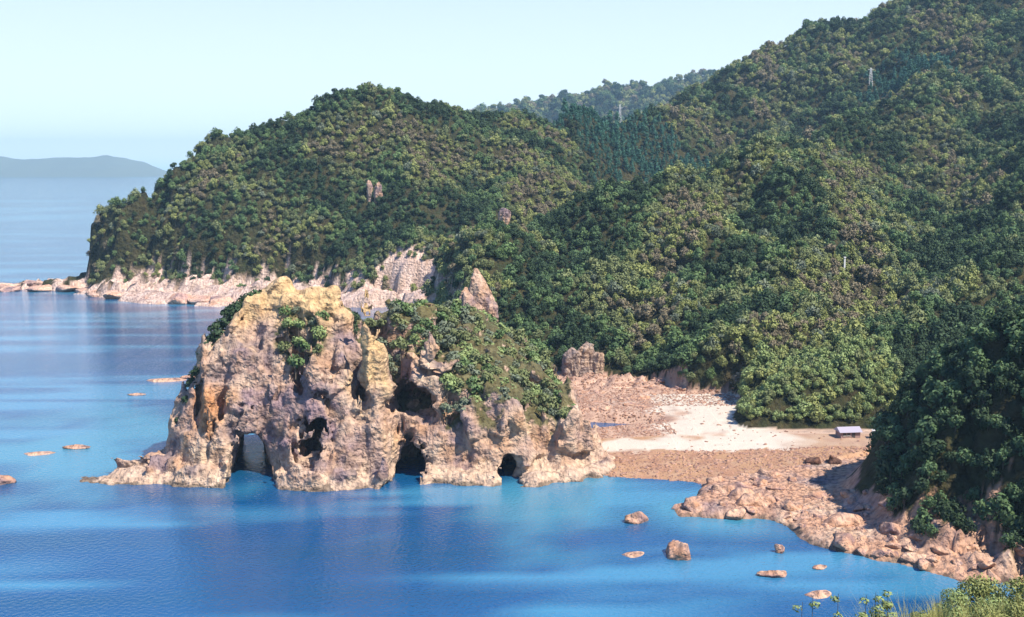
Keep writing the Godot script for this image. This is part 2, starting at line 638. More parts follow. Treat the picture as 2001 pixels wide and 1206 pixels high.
func make_stack() -> void:
	var tower_seg := segments_of([
		[1.5, 2.0, [-66.5, -213, 6], [-63, -213, 15], [-59.5, -216, 22], [-56.5, -219, 28.5], [-52.5, -221, 33], [-46, -222, 35], [-40.5, -222, 34.5], [-37.5, -222.5, 30.5], [-31, -228, 28]],
		[2.2, 1.5, [-54, -212, 18], [-49.5, -210.5, 22], [-46, -211, 20]],
		[2.0, 1.5, [-38, -222, 33], [-27, -215, 23]],
		[2.0, 1.5, [-38, -222, 33], [-34, -214, 25], [-30, -208, 13], [-28, -205.5, 6]],
		[1.8, 1.5, [-63, -212, 12], [-61, -208, 9]],
	])
	var block_seg := segments_of([
		[0.52, 4.0, [-36, -224, 31], [-26, -234, 29.5], [-14, -244, 28], [-4, -249, 20], [4.5, -244, 11.5], [10, -236, 5]],
		[2.2, 1.5, [-24, -215, 21], [-16, -213.5, 19]],
		[0.8, 3.0, [-14, -222, 17], [-8, -212, 12], [4, -211, 8]],
	])
	stack_nx = int(112.0 / SCELL)
	stack_nz = int(68.0 / SCELL)
	stack_top.resize(stack_nx * stack_nz)
	for j in stack_nz:
		for i in stack_nx:
			var x := SX0 + i * SCELL
			var z := SZ0 + j * SCELL
			var h := -6.0
			var w := n_mid.get_noise_2d(x * 1.7, z * 1.7) * 2.0
			var e := inside_by(TOWER, x, z)
			if e > -9.0:
				var t := minf(ridges_at(tower_seg, x, z, 2.0, 2.0), 1.5 + (e + w * (0.3 if x < -58.0 else 1.0)) * lerpf(2.8, 4.6, smoothstep(-62.0, -54.0, x)))
				h = maxf(h, t)
				h = maxf(h, minf(26.8, 26.8 - 7.0 * (Vector2(x + 26.8 + w * 0.3, (z + 212.0) * 0.8).length() - 2.6)))
				# wave-cut ledge round the foot
				h = maxf(h, minf(2.5 + w * 0.5, 1.0 + (e + 3.6 + w) * 1.4))
			e = inside_by(BLOCK, x, z)
			if e > -9.0:
				var t := minf(ridges_at(block_seg, x, z, 2.0, 2.0), 1.0 + (e + w * 0.7) * lerpf(2.4, 6.0, smoothstep(-11.0, -17.0, x) * smoothstep(-222.0, -217.0, z)))
				h = maxf(h, t)
				h = maxf(h, minf(2.3 + w * 0.6, 1.0 + (e + 3.2 + w) * 1.2))
			# low reef off the western toe
			var rx := (x + 73.0) / 10.5
			var rz := (z + 207.5) / 5.0
			h = maxf(h, (1.0 - sqrt(rx * rx + rz * rz)) * 3.2 + w * 0.35)
			stack_top[j * stack_nx + i] = h
	# a solid field on a grid: heights, minus the arch and the caves, roughened by noise
	var ny := int(43.0 / SCELL)
	var y0 := -2.6
	var nx := stack_nx
	var nz := stack_nz
	var field := PackedFloat32Array()
	field.resize(nx * ny * nz)
	field.fill(1.0)
	var dir := Vector2(-0.205, -1.0).normalized()
	for j in nz:
		var z := SZ0 + j * SCELL
		for i in nx:
			var x := SX0 + i * SCELL
			var top := stack_top[j * nx + i]
			if top < -4.5:
				continue
			var gx := stack_top[j * nx + mini(i + 1, nx - 1)] - stack_top[j * nx + maxi(i - 1, 0)]
			var gz := stack_top[mini(j + 1, nz - 1) * nx + i] - stack_top[maxi(j - 1, 0) * nx + i]
			var steep := 1.0 / sqrt(1.0 + (gx * gx + gz * gz) / (4.0 * SCELL * SCELL))
			for k in ny:
				var y := y0 + k * SCELL
				var f := (y - top) * maxf(steep, 0.18)
				if f > 3.5:
					break
				if f > -3.5:
					var cell := n_cell.get_noise_3d(x * 0.75, y * 0.42, z * 0.75)
					var fine := n_fine.get_noise_3d(x, y * 0.7, z)
					var big := n_mid.get_noise_3d(x * 2.6, y * 1.2, z * 2.6)
					var amount := clampf(y / 3.0, 0.35, 1.0)
					var crack := n_crack.get_noise_3d(x, y * 0.55, z)
					f -= (cell * 2.1 + fine * 0.7 + big * 1.0 + minf(crack + 0.75, 0.35) * 2.2) * amount
				# the arch, running right through
				var cave_rough := n_fine.get_noise_3d(x, y, z) * 0.9 + n_cell.get_noise_3d(x, y * 0.6, z) * 0.7
				var ux := x + 50.3
				var uz := z + 205.0
				var across := absf(ux * dir.y - uz * dir.x) * (1.0 + 0.05 * maxf(y, 0.0))
				var deep := clampf((ux * dir.x + uz * dir.y) / 26.0, 0.0, 1.0)
				var up := maxf(y - lerpf(4.4, 3.2, deep), 0.0) * 0.95
				var a := sqrt(across * across + up * up) - lerpf(4.6, 2.4, deep) + cave_rough * (1.0 - 0.5 * deep)
				var cave := minf(a, ball(x, y, z, Vector3(-38.4, 8.0, -214.0), Vector3(3.1, 5.4, 18.0)))
				cave = minf(cave, ball(x, y, z, Vector3(-19.8, 14.2, -209.0), Vector3(5.0, 4.2, 17.0)))
				cave = minf(cave, ball(x, y, z, Vector3(-20.0, 2.0, -208.0), Vector3(3.6, 6.4, 18.0)))
				cave = minf(cave, ball(x, y, z, Vector3(-1.0, 1.5, -208.0), Vector3(2.6, 3.8, 11.0)))
				# cleft running down from the green pocket to the cave, and a second one beside the bright rib
				if y > 5.0 and y < 28.0:
					var down := (28.0 - y) / 23.0
					var slot := absf(x + 43.5 - 5.0 * down) - lerpf(1.3, 2.7, down) + cave_rough
					cave = minf(cave, maxf(slot * 0.9, -219.0 - z + 3.0 * down))
				if y > 11.0 and y < 25.0:
					cave = minf(cave, maxf(absf(x + 31.0 - (25.0 - y) * 0.15) - 1.1 + cave_rough, -215.5 - z))
				if y > 7.0 and y < 21.0:
					cave = minf(cave, maxf(absf(x + 56.5 + (21.0 - y) * 0.12) - 0.6 + cave_rough, -211.5 - z))
				cave = minf(cave, ball(x, y, z, Vector3(-42.0, 28.5, -211.5), Vector3(5.2, 4.6, 5.5)))
				field[(j * ny + k) * nx + i] = maxf(f, -cave - (cave_rough * 1.7 if cave < a else 0.0))
	# surface nets
	var number := PackedInt32Array()
	number.resize(nx * ny * nz)
	number.fill(-1)
	var v := PackedVector3Array()
	var dx := 1
	var dy := nx
	var dz := nx * ny
	for j in nz - 1:
		for k in ny - 1:
			var row := (j * ny + k) * nx
			for i in nx - 1:
				var o := row + i
				var a := field[o]
				var b := field[o + dx]
				var c := field[o + dy]
				var d := field[o + dx + dy]
				var e := field[o + dz]
				var f := field[o + dx + dz]
				var g := field[o + dy + dz]
				var h := field[o + dx + dy + dz]
				var lo := minf(minf(minf(a, b), minf(c, d)), minf(minf(e, f), minf(g, h)))
				if lo >= 0.0:
					continue
				if maxf(maxf(maxf(a, b), maxf(c, d)), maxf(maxf(e, f), maxf(g, h))) < 0.0:
					continue
				var p := Vector3.ZERO
				var m := 0
				if (a < 0.0) != (b < 0.0): p += Vector3(a / (a - b), 0, 0); m += 1
				if (c < 0.0) != (d < 0.0): p += Vector3(c / (c - d), 1, 0); m += 1
				if (e < 0.0) != (f < 0.0): p += Vector3(e / (e - f), 0, 1); m += 1
				if (g < 0.0) != (h < 0.0): p += Vector3(g / (g - h), 1, 1); m += 1
				if (a < 0.0) != (c < 0.0): p += Vector3(0, a / (a - c), 0); m += 1
				if (b < 0.0) != (d < 0.0): p += Vector3(1, b / (b - d), 0); m += 1
				if (e < 0.0) != (g < 0.0): p += Vector3(0, e / (e - g), 1); m += 1
				if (f < 0.0) != (h < 0.0): p += Vector3(1, f / (f - h), 1); m += 1
				if (a < 0.0) != (e < 0.0): p += Vector3(0, 0, a / (a - e)); m += 1
				if (b < 0.0) != (f < 0.0): p += Vector3(1, 0, b / (b - f)); m += 1
				if (c < 0.0) != (g < 0.0): p += Vector3(0, 1, c / (c - g)); m += 1
				if (d < 0.0) != (h < 0.0): p += Vector3(1, 1, d / (d - h)); m += 1
				number[o] = v.size()
				v.append(Vector3(SX0, y0, SZ0) + (Vector3(i, k, j) + p / m) * SCELL)
	var idx := PackedInt32Array()
	for j in range(1, nz - 1):
		for k in range(1, ny - 1):
			for i in range(1, nx - 1):
				var o := (j * ny + k) * nx + i
				var a := field[o] < 0.0
				if a != (field[o + dx] < 0.0):
					net_quad(idx, number, o, o - dy, o - dy - dz, o - dz, a)
				if a != (field[o + dy] < 0.0):
					net_quad(idx, number, o, o - dz, o - dz - dx, o - dx, a)
				if a != (field[o + dz] < 0.0):
					net_quad(idx, number, o, o - dx, o - dx - dy, o - dy, a)
	var n := normals_of(v, idx)
	var c := PackedColorArray()
	c.resize(v.size())
	for i in v.size():
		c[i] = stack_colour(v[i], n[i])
	var sets := {"arched_tower": PackedInt32Array(), "sloping_block": PackedInt32Array(), "pale_pinnacle": PackedInt32Array(), "wave_cut_ledge": PackedInt32Array()}
	for i in range(0, idx.size(), 3):
		var p := v[idx[i]]
		var called := "arched_tower" if p.x < -22.0 and p.z > -224.0 - (p.x + 36.0) * 0.6 or p.x < -36.0 else "sloping_block"
		if p.y < 2.4:
			called = "wave_cut_ledge"
		elif p.x > -30.5 and p.x < -23.0 and p.z > -216.0 and p.y > 19.0:
			called = "pale_pinnacle"
		sets[called].append_array(PackedInt32Array([idx[i], idx[i + 1], idx[i + 2]]))
	var root := base("sea_stack", Vector3.ZERO)
	tag(root, "tall pinkish rock stack pierced by a sea arch, shrubs on top", "sea stack")
	for called in sets:
		part(called, compact(v, n, c, sets[called]), M.rock, root)


func net_quad(idx: PackedInt32Array, number: PackedInt32Array, a: int, b: int, c: int, d: int, flip: bool) -> void:
	var p := number[a]
	var q := number[b]
	var r := number[c]
	var s := number[d]
	if p < 0 or q < 0 or r < 0 or s < 0:
		return
	if flip:
		idx.append_array(PackedInt32Array([p, r, q, p, s, r]))
	else:
		idx.append_array(PackedInt32Array([p, q, r, p, r, s]))


func green_on_stack(p: Vector3) -> float:
	# where grass and shrubs grow: the long back slope, a pocket under the summit, the seaward edge
	var g := n_tone.get_noise_2d(p.x * 1.5, p.z * 1.5) * 2.5
	var a := minf(inside_by(BLOCK, p.x, p.z) - 3.0 + g, p.y - 8.0 + 0.1 * (p.x + 10.0))
	if (p.x < -24.0 and p.z > -222.0) or (p.x < -13.0 and p.z > -217.5):
		a = -1.0
	var b := 5.6 + g * 0.6 - Vector3(p.x + 42.0, (p.y - 26.0) * 0.9, (p.z + 216.0) * 0.6).length()
	var c := (p.z + 221.0) * -1.0 + g - 0.5 if p.y > 14.0 else -1.0
	if p.y > 33.5 and p.x > -52.0 and p.x < -37.0:
		c = minf(c, -1.0)
	return maxf(a, maxf(b, c))


func stack_colour(p: Vector3, n: Vector3) -> Color:
	var c := rock_colour(p)
	var t := n_tone2.get_noise_3d(p.x * 1.3, p.y * 1.3, p.z * 1.3)
	# ochre summit and pinnacle, orange lichen on the western flank, mauve about the arch
	var ochre := maxf(smoothstep(27.0, 33.0, p.y), 1.4 - Vector3(p.x + 26.8, (p.y - 24.0) * 0.6, p.z + 210.0).length() / 5.0)
	c = mix3(c, Color(0.58, 0.43, 0.24), ochre * 0.95 + t * 0.5)
	var lichen := 1.0 - Vector3((p.x + 60.0) / 6.0, (p.y - 14.0) / 7.0, (p.z + 208.0) / 9.0).length()
	c = mix3(c, Color(0.50, 0.26, 0.13), lichen * 1.4 + t * 0.9 if lichen > 0.0 else 0.0)
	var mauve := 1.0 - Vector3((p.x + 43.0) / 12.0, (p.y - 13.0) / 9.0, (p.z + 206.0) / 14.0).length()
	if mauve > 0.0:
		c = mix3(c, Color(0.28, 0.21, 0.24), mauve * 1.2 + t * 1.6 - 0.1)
	if p.y < 2.3 + t * 2.0:
		c = mix3(c, Color(0.60, 0.47, 0.37), 0.75)
	if p.y < 0.4 + t * 1.2:
		c = mix3(c, Color(0.13, 0.11, 0.09), 0.8)
	var g := green_on_stack(p)
	if g > 0.0 and n.y > 0.3:
		c = mix3(c, Color(0.07, 0.085, 0.03), minf(1.0, g) * 0.85)
	return c


# ---------------------------------------------------------------- boulders

func icosphere(levels: int) -> Array:
	var s := SphereMesh.new()
	s.radial_segments = 8 * levels
	s.rings = 4 * levels
	var a := s.get_mesh_arrays()
	# weld the seam so that the noise leaves no crack
	var v := PackedVector3Array()
	var to := PackedInt32Array()
	var seen := {}
	for p in a[Mesh.ARRAY_VERTEX]:
		var key: Vector3 = (p * 1000.0).round()
		if not seen.has(key):
			seen[key] = v.size()
			v.append(p.normalized())
		to.append(seen[key])
	var idx := PackedInt32Array()
	var src: PackedInt32Array = a[Mesh.ARRAY_INDEX]
	for i in range(0, src.size(), 3):
		var p := to[src[i]]
		var q := to[src[i + 1]]
		var r := to[src[i + 2]]
		if p != q and q != r and p != r:
			idx.append_array(PackedInt32Array([p, q, r]))
	return [v, idx]


# an angular block: the sphere cut by random planes, then roughened; about 1 m in radius
func boulder_mesh(s: int, levels: int, squash: float, tint := Color(1, 1, 1)) -> ArrayMesh:
	var r := RandomNumberGenerator.new()
	r.seed = s
	var ball_ := icosphere(levels)
	var dirs: PackedVector3Array = ball_[0]
	var planes := []
	for i in 15:
		var d := Vector3(r.randfn(), r.randfn(), r.randfn()).normalized()
		planes.append([d, r.randf_range(0.62, 1.0)])
	var v := PackedVector3Array()
	var c := PackedColorArray()
	for d in dirs:
		var far := 1.25
		for p in planes:
			var k: float = d.dot(p[0])
			if k > 0.05:
				far = minf(far, p[1] / k)
		var q: Vector3 = d * far
		q += d * (n_fine.get_noise_3dv(q * 2.6 + Vector3(s * 7.0, 0, 0)) * 0.16)
		q.y *= squash
		v.append(q)
		var col := rock_colour(q * 4.0 + Vector3(s * 31.0, 0, 0))
		c.append(Color(col.r * tint.r, col.g * tint.g, col.b * tint.b))
	var idx: PackedInt32Array = ball_[1]
	return mesh_of(v, normals_of(v, idx), c, idx)


# an upright angular crag of the given half widths and height, foot at the origin
func crag(s: int, half: Vector2, tall: float, lean: float) -> ArrayMesh:
	var r := RandomNumberGenerator.new()
	r.seed = s
	var planes := []
	for i in 9:
		var a := TAU * i / 9.0 + r.randf_range(-0.3, 0.3)
		planes.append([Vector3(cos(a), r.randf_range(0.02, 0.3), sin(a)).normalized(), r.randf_range(0.62, 1.0)])
	for i in 4:
		planes.append([Vector3(r.randf_range(-0.8, 0.8), 1.0, r.randf_range(-0.8, 0.8)).normalized(), r.randf_range(0.7, 0.95)])
	var ball_ := icosphere(9)
	var v := PackedVector3Array()
	var c := PackedColorArray()
	for d in ball_[0]:
		var far := 1.3
		for p in planes:
			var k: float = d.dot(p[0])
			if k > 0.05:
				far = minf(far, p[1] / k)
		var q: Vector3 = d * far
		q = Vector3(q.x * half.x + lean * q.y, (q.y * 0.5 + 0.45) * tall, q.z * half.y)
		var w := n_cell.get_noise_3d(q.x * 1.6 + s * 13.0, q.y * 0.5, q.z * 1.6) * 0.9 + n_fine.get_noise_3d(q.x * 1.6 + s * 5.0, q.y, q.z * 1.6) * 0.8
		q += Vector3(d.x, d.y * 0.5, d.z) * w * minf(1.0, half.x * 0.28)
		v.append(q)
		c.append(mix3(rock_colour(q * 1.6 + Vector3(s * 17.0, 0, 0)), Color(0.30, 0.28, 0.25), 0.3 if s < 43 else 0.0))
	var idx: PackedInt32Array = ball_[1]
	return mesh_of(v, normals_of(v, idx), c, idx)


func make_rocks() -> void:
	var shapes := []
	for i in 7:
		shapes.append(boulder_mesh(100 + i, 4, [0.7, 0.55, 0.8, 0.6, 0.45, 0.9, 0.65][i], Color(1.12, 1.0, 0.95)))
	var dark_shape := boulder_mesh(120, 4, 0.8, Color(0.34, 0.27, 0.27))
	# single rocks standing in the sea: x, z, half length, half depth, height above water, shape, turn, label
	var loose := [
		[21.5, -181.0, 1.9, 1.5, 1.7, 0, 0.4, "pale rounded boulder in the water left of the rocky point"],
		[25.8, -164.5, 2.5, 1.9, 1.9, 5, 1.2, "largest pale boulder in the open water of the cove"],
		[19.0, -165.0, 2.1, 1.3, 0.5, 4, 0.2, "flat awash boulder just left of the largest boulder in the cove"],
		[39.0, -156.0, 2.3, 1.3, 1.1, 3, 0.1, "low elongated pale boulder off the right-hand shore rocks"],
		[42.0, -166.2, 0.9, 0.9, 1.3, 2, 0.7, "small upright reddish rock close to the right-hand shore rocks"],
		[46.3, -159.2, 1.3, 0.9, 0.45, 1, 0.5, "small dark awash rock close to the right-hand shore"],
		[43.4, -148.7, 2.3, 1.3, 0.9, 4, 0.15, "low dark-sided boulder nearest the bottom edge of the photo"],
		[-99.8, -225.7, 3.6, 1.4, 0.7, 4, 0.1, "long flat reef rock in the open sea left of the stack"],
		[-94.0, -230.4, 3.3, 1.3, 0.8, 1, 0.0, "flat reef rock just right of the long one left of the stack"],
		[-98.2, -203.5, 3.0, 1.8, 1.6, 0, 0.3, "brown reef rock cut off by the left edge of the photo"],
		[-98.0, -305.5, 6.3, 2.0, 1.3, 4, 0.05, "long pale reef rock in the sea behind the stack's left shoulder"],
		[-99.8, -286.0, 2.6, 1.2, 0.5, 1, 0.1, "small awash rock in front of the long pale reef rock"],
		[-91.0, -309.0, 3.2, 1.6, 1.6, 3, 0.4, "pale rock touching the right end of the long reef rock"],
	]
	for a in loose:
		var o := single("sea_rock", shapes[a[5]], M.rock)
		o.position = Vector3(a[0], a[4] * 0.1, a[1])
		o.scale = Vector3(a[2], a[4] * 1.25, a[3])
		o.rotation.y = a[6]
		tag(o, a[7], "rock", "rocks standing in the sea")
	# far reef running out from the headland
	var pale := []
	for i in 4:
		pale.append(boulder_mesh(140 + i, 5, [0.6, 0.75, 0.5, 0.85][i], Color(1.3, 1.2, 1.22)))
	var nth := ["first", "second", "third", "fourth", "fifth", "sixth", "seventh", "eighth", "ninth"]
	var k := 0
	var order := [1, 2, 3, 4, 5, 0]
	for a in [[-256, -545, 9, 5.5], [-246, -536, 8, 3.5], [-236, -548, 10, 6], [-229, -538, 9, 3.2], [-216, -535, 8, 3.5], [-262, -535, 6, 2.2], [-205, -527, 8, 4.0], [-190, -512, 8, 4.5], [-180, -503, 7, 5], [-168, -495, 9, 5.5], [-158, -490, 8, 4], [-148, -486, 9, 6], [-138, -482, 7, 4.5], [-128, -480, 9, 6.5], [-118, -480, 6, 4]]:
		var o := single("reef_rock", pale[k % 4], M.rock)
		o.position = Vector3(a[0], clampf(ground(a[0], a[1]) - 0.6, 0.0, 1.2), a[1])
		o.scale = Vector3(a[2] * 1.1, a[3] * 0.85, a[2] * 0.7)
		o.rotation.y = k * 1.3
		tag(o, "%s pale pink rock from the left along the foot of the far headland" % nth[k - 6] if k > 5 else "%s rock from the left on the pale reef off the far headland" % nth[order[k]], "rock", "rocks below the far headland" if k > 5 else "far reef rocks")
		k += 1
	for a in [[60.3, -212.5, 1.5, 1.5, "dark brown boulder at the right end of the pebble beach"], [63.6, -212.0, 1.3, 2.2, "upright dark rock beside the brown boulder on the beach's right end"]]:
		var o := single("dark_boulder", dark_shape, M.rock)
		o.position = Vector3(a[0], ground(a[0], a[1]) + 0.2, a[1])
		o.scale = Vector3(a[2] * 1.2, a[3], a[2])
		o.rotation.y = a[0]
		tag(o, a[4], "boulder")
	# blocks lying on the right-hand shore
	rng.seed = 11
	var made := 0
	var tries := 0
	while made < 110 and tries < 4000:
		tries += 1
		var x := rng.randf_range(28.0, 84.0)
		var z := rng.randf_range(-206.0, -148.0)
		var h := ground(x, z)
		var s := sampled(inland, x, z)
		if s < 0.3 or s > 15.0 or h < 0.05 or h > 5.5 or sampled(beach_in, x, z) > 0.5:
			continue
		var r := rng.randf_range(0.5, 1.1) * (1.0 + 1.4 * pow(rng.randf(), 3.0))
		var o := single("shore_boulder", shapes[rng.randi() % 7], M.rock)
		o.position = Vector3(x, h - r * 0.15, z)
		o.scale = Vector3(r * rng.randf_range(0.9, 1.5), r * rng.randf_range(0.8, 1.25), r)
		o.rotation = Vector3(rng.randf_range(-0.3, 0.3), rng.randf() * TAU, rng.randf_range(-0.3, 0.3))
		var where := "at the water's edge" if s < 4.0 else "on bare rock" if s < 9.0 else "under the dark wooded slope"
		var along := "tip" if x < 42.0 else "near part" if x < 52.0 else "middle" if x < 62.0 else "far right"
		tag(o, "%s angular boulder %s, %s of the right-hand rocky point" % ["big" if r > 1.3 else "mid-sized" if r > 0.9 else "small", where, along], "boulder", "boulders on the right-hand shore")
		made += 1
	# bigger blocks at the back of the cove
	rng.seed = 12
	made = 0
	while made < 46:
		var x := rng.randf_range(5.0, 46.0)
		var z := rng.randf_range(-300.0, -258.0)
		if sampled(beach_in, x, z) < 0.5 or (x > 33.0 and z > -280.0):
			continue
		var r := rng.randf_range(0.5, 1.2) * (1.0 + 1.0 * pow(rng.randf(), 3.0))
		var o := single("beach_boulder", shapes[rng.randi() % 7], M.rock)
		o.position = Vector3(x, ground(x, z) - r * 0.1, z)
		o.scale = Vector3(r * rng.randf_range(1.0, 1.8), r * rng.randf_range(0.6, 1.0), r)
		o.rotation.y = rng.randf() * TAU
		tag(o, "%s pinkish boulder in the rubble at the back of the beach" % ("big" if r > 1.2 else "small"), "boulder", "boulders at the back of the beach")
		made += 1
	# rock ribs standing at the foot of the middle hill
	k = 0
	for a in [
		[17.0, -298.5, 3.2, 2.4, 11.5, -0.3, "tall grey fluted rock pillar at the back of the beach"],
		[20.6, -299.0, 2.8, 2.2, 13.5, 0.1, "tallest pale rock pillar right of the fluted grey one"],
		[24.0, -298.5, 2.4, 2.0, 10.5, 0.3, "short rock pillar at the right end of the pillar group"],
		[2.5, -287.0, 2.0, 2.2, 17.0, 0.3, "small pale pink rock spire where the hill meets the stack"],
		[-8.8, -308.0, 5.2, 4.4, 31.0, 1.4, "tall pink rock face below the crest of the middle hill"],
		[-13.0, -307.0, 6.0, 4.4, 28.5, 2.0, "middle pink rock face seen just behind the stack's back ridge"],
		[-17.5, -306.0, 5.6, 4.4, 24.5, 2.0, "lowest pink rock face at the left foot of the middle hill"],
		[-3.0, -392.0, 2.6, 2.2, 42.0, 1.6, "thin pale rock fin on the left crest of the middle hill"],
		[-64.0, -528.0, 2.4, 2.0, 48.0, 0.0, "pink rock outcrop high on the headland slope"],
		[-68.5, -530.0, 1.7, 2.0, 50.0, 0.0, "smaller white outcrop beside the pink one on the headland slope"],
	]:
		var foot := minf(ground(a[0], a[1]), 4.0) - 1.0
		if a[1] < -380.0:
			foot = ground(a[0], a[1]) - 3.0
			a[4] = foot + (13.0 if a[1] > -500.0 else 13.0)
		var o := single("rock_crag", crag(40 + k, Vector2(a[2], a[3]), a[4] - foot, a[5]), M.rock)
		o.position = Vector3(a[0], foot, a[1])
		tag(o, a[6], "rock", "bare rock crags on the hillsides")
		k += 1
	# pebbles and rubble on the beach, too many to count
	var mm := MultiMesh.new()
	mm.transform_format = MultiMesh.TRANSFORM_3D
	mm.mesh = boulder_mesh(300, 1, 0.6, Color(1.2, 1.04, 0.88))
	var at := []
	rng.seed = 14
	while at.size() < 9000:
		var x := rng.randf_range(4.0, 82.0)
		var z := rng.randf_range(-300.0, -202.0)
		var b := sampled(beach_in, x, z)
		var h := ground(x, z)
		if b < -1.0 or h < -0.2:
			continue
		if z < -223.0 and z > -262.0 and (x > 36.0 or z > -234.0) and rng.randf() > 0.04:
			continue
		var r := rng.randf_range(0.1, 0.3) * (1.0 + 1.2 * pow(rng.randf(), 6.0))
		at.append(Transform3D(Basis(Vector3.UP, rng.randf() * TAU).scaled(Vector3(r * rng.randf_range(0.8, 1.6), r, r)), Vector3(x, h, z)))
	mm.instance_count = at.size()
	for i in at.size():
		mm.set_instance_transform(i, at[i])
	var o := MultiMeshInstance3D.new()
	o.name = "beach_rubble"
	o.multimesh = mm
	o.material_override = M.rock
	add_child(o)
	tag(o, "orange brown stones strewn over the beach", "rubble", "", "stuff")


# ---------------------------------------------------------------- trees

# leaf clumps spread through lobes of a crown; unit crown: about 1 wide, foot of the crown at y = 0
func crown_mesh(s: int, leaves: int, tall: float, lobes: int, leaf_size: float, pointed := false) -> ArrayMesh:
	var r := RandomNumberGenerator.new()
	r.seed = s
	var v := PackedVector3Array()
	var n := PackedVector3Array()
	var c := PackedColorArray()
	var idx := PackedInt32Array()
	var centres := []
	for i in lobes:
		var a := TAU * i / lobes + r.randf_range(-0.5, 0.5)
		var t := r.randf_range(0.12, 0.85)
		var out := 0.3 * sqrt(1.0 - 0.75 * t * t) * r.randf_range(0.7, 1.15)
		if pointed:
			out = 0.3 * (1.0 - t) * r.randf_range(0.7, 1.2)
		centres.append([Vector3(cos(a) * out, t * tall * 0.8 + 0.08, sin(a) * out), r.randf_range(0.18, 0.3) * (1.15 - 0.45 * t if not pointed else 1.1 - 0.7 * t)])
	centres.append([Vector3(r.randf_range(-0.06, 0.06), tall * (0.72 if not pointed else 0.8), r.randf_range(-0.06, 0.06)), 0.24 if not pointed else 0.12])
	centres.append([Vector3(0, tall * 0.4, 0), 0.34 if not pointed else 0.26])
	for i in leaves:
		var lobe: Array = centres[i % centres.size()]
		var d := Vector3(r.randfn(), r.randfn() * 0.9 + 0.25, r.randfn()).normalized()
		var p: Vector3 = lobe[0] + d * lobe[1] * (0.55 + 0.5 * sqrt(r.randf()))
		if p.y < 0.02:
			continue
		var f := (d + Vector3(r.randfn(), r.randfn() + 0.4, r.randfn()) * 0.45).normalized()
		var u := f.cross(Vector3(r.randfn(), r.randfn(), r.randfn())).normalized()
		var w := f.cross(u)
		var k := leaf_size * r.randf_range(0.6, 1.3)
		var nn := (f + d * 0.8).normalized()
		var o := v.size()
		v.append_array(PackedVector3Array([p - u * k, p + w * k * 0.55 + f * k * 0.12, p + u * k, p - w * k * 0.55 - f * k * 0.1]))
		n.append_array(PackedVector3Array([nn, nn, nn, nn]))
		var shade := r.randf_range(0.72, 1.25)
		var col := Color(shade, shade * r.randf_range(0.94, 1.06), shade * r.randf_range(0.85, 1.1))
		c.append_array(PackedColorArray([col, col, col, col]))
		idx.append_array(PackedInt32Array([o, o + 1, o + 2, o, o + 2, o + 3]))
	return mesh_of(v, n, c, idx)


func trunk_mesh(s: int, tall: float, thick: float) -> ArrayMesh:
	var st := SurfaceTool.new()
	st.begin(Mesh.PRIMITIVE_TRIANGLES)
	var r := RandomNumberGenerator.new()
	r.seed = s
	limb(st, Vector3(0, -0.6, 0), Vector3(r.randf_range(-0.06, 0.06), tall, r.randf_range(-0.06, 0.06)), thick, thick * 0.5)
	for i in 4:
		var a := TAU * i / 4.0 + r.randf()
		limb(st, Vector3(0, tall * r.randf_range(0.55, 0.85), 0), Vector3(cos(a) * 0.28, tall + r.randf_range(0.15, 0.35), sin(a) * 0.28), thick * 0.45, thick * 0.15)
	st.generate_normals()
	return st.commit()


func limb(st: SurfaceTool, a: Vector3, b: Vector3, ra: float, rb: float) -> void:
	var d := (b - a).normalized()
	var u := d.cross(Vector3(0.3, 0.1, 0.9)).normalized()
	var w := d.cross(u)
	var sides := 6
	for i in sides:
		var p := TAU * i / sides
		var q := TAU * (i + 1) / sides
		var e := u * cos(p) + w * sin(p)
		var f := u * cos(q) + w * sin(q)
		for t in [a + e * ra, b + e * rb, b + f * rb, a + e * ra, b + f * rb, a + f * ra]:
			st.add_vertex(t)


const GREENS := [
	["dark green", Color(0.037, 0.068, 0.034)], ["deep green", Color(0.083, 0.143, 0.065)], ["mid green", Color(0.114, 0.183, 0.074)], ["olive green", Color(0.165, 0.198, 0.091)],
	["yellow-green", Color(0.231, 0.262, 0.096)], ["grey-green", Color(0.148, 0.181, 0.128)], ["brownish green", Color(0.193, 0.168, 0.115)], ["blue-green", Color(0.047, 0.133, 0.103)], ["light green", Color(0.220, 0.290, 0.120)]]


func green_at(x: float, z: float, r: float) -> int:
	var a := n_tone.get_noise_2d(x * 0.22 + 300.0, z * 0.22)
	var b := n_tone2.get_noise_2d(x * 0.3, z * 0.3 + 90.0)
	if Vector2((x - 78.0) / 48.0, (z + 690.0) / 70.0).length() < 1.0 + b * 0.3 or Vector2((x - 275.0) / 32.0, (z + 770.0) / 40.0).length() < 1.0 + b * 0.4:
		return 7
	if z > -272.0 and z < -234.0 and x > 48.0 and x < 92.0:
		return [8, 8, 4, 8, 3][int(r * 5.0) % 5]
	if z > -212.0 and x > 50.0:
		return [0, 0, 1, 0, 1][int(r * 5.0) % 5]  # darker greens: shade of the right slope is put into the leaf colour
	var v := a * 1.7 + b * 0.45 + (r - 0.5) * 0.4 + 0.1
	if v < -0.38:
		return 0
	if v < -0.18:
		return 1
	if v < 0.04:
		return 2
	if v < 0.26:
		return 3
	if v < 0.4:
		return 5 if r < 0.5 else 3
	if v < 0.55:
		return 4
	return 6 if r < 0.6 else 4


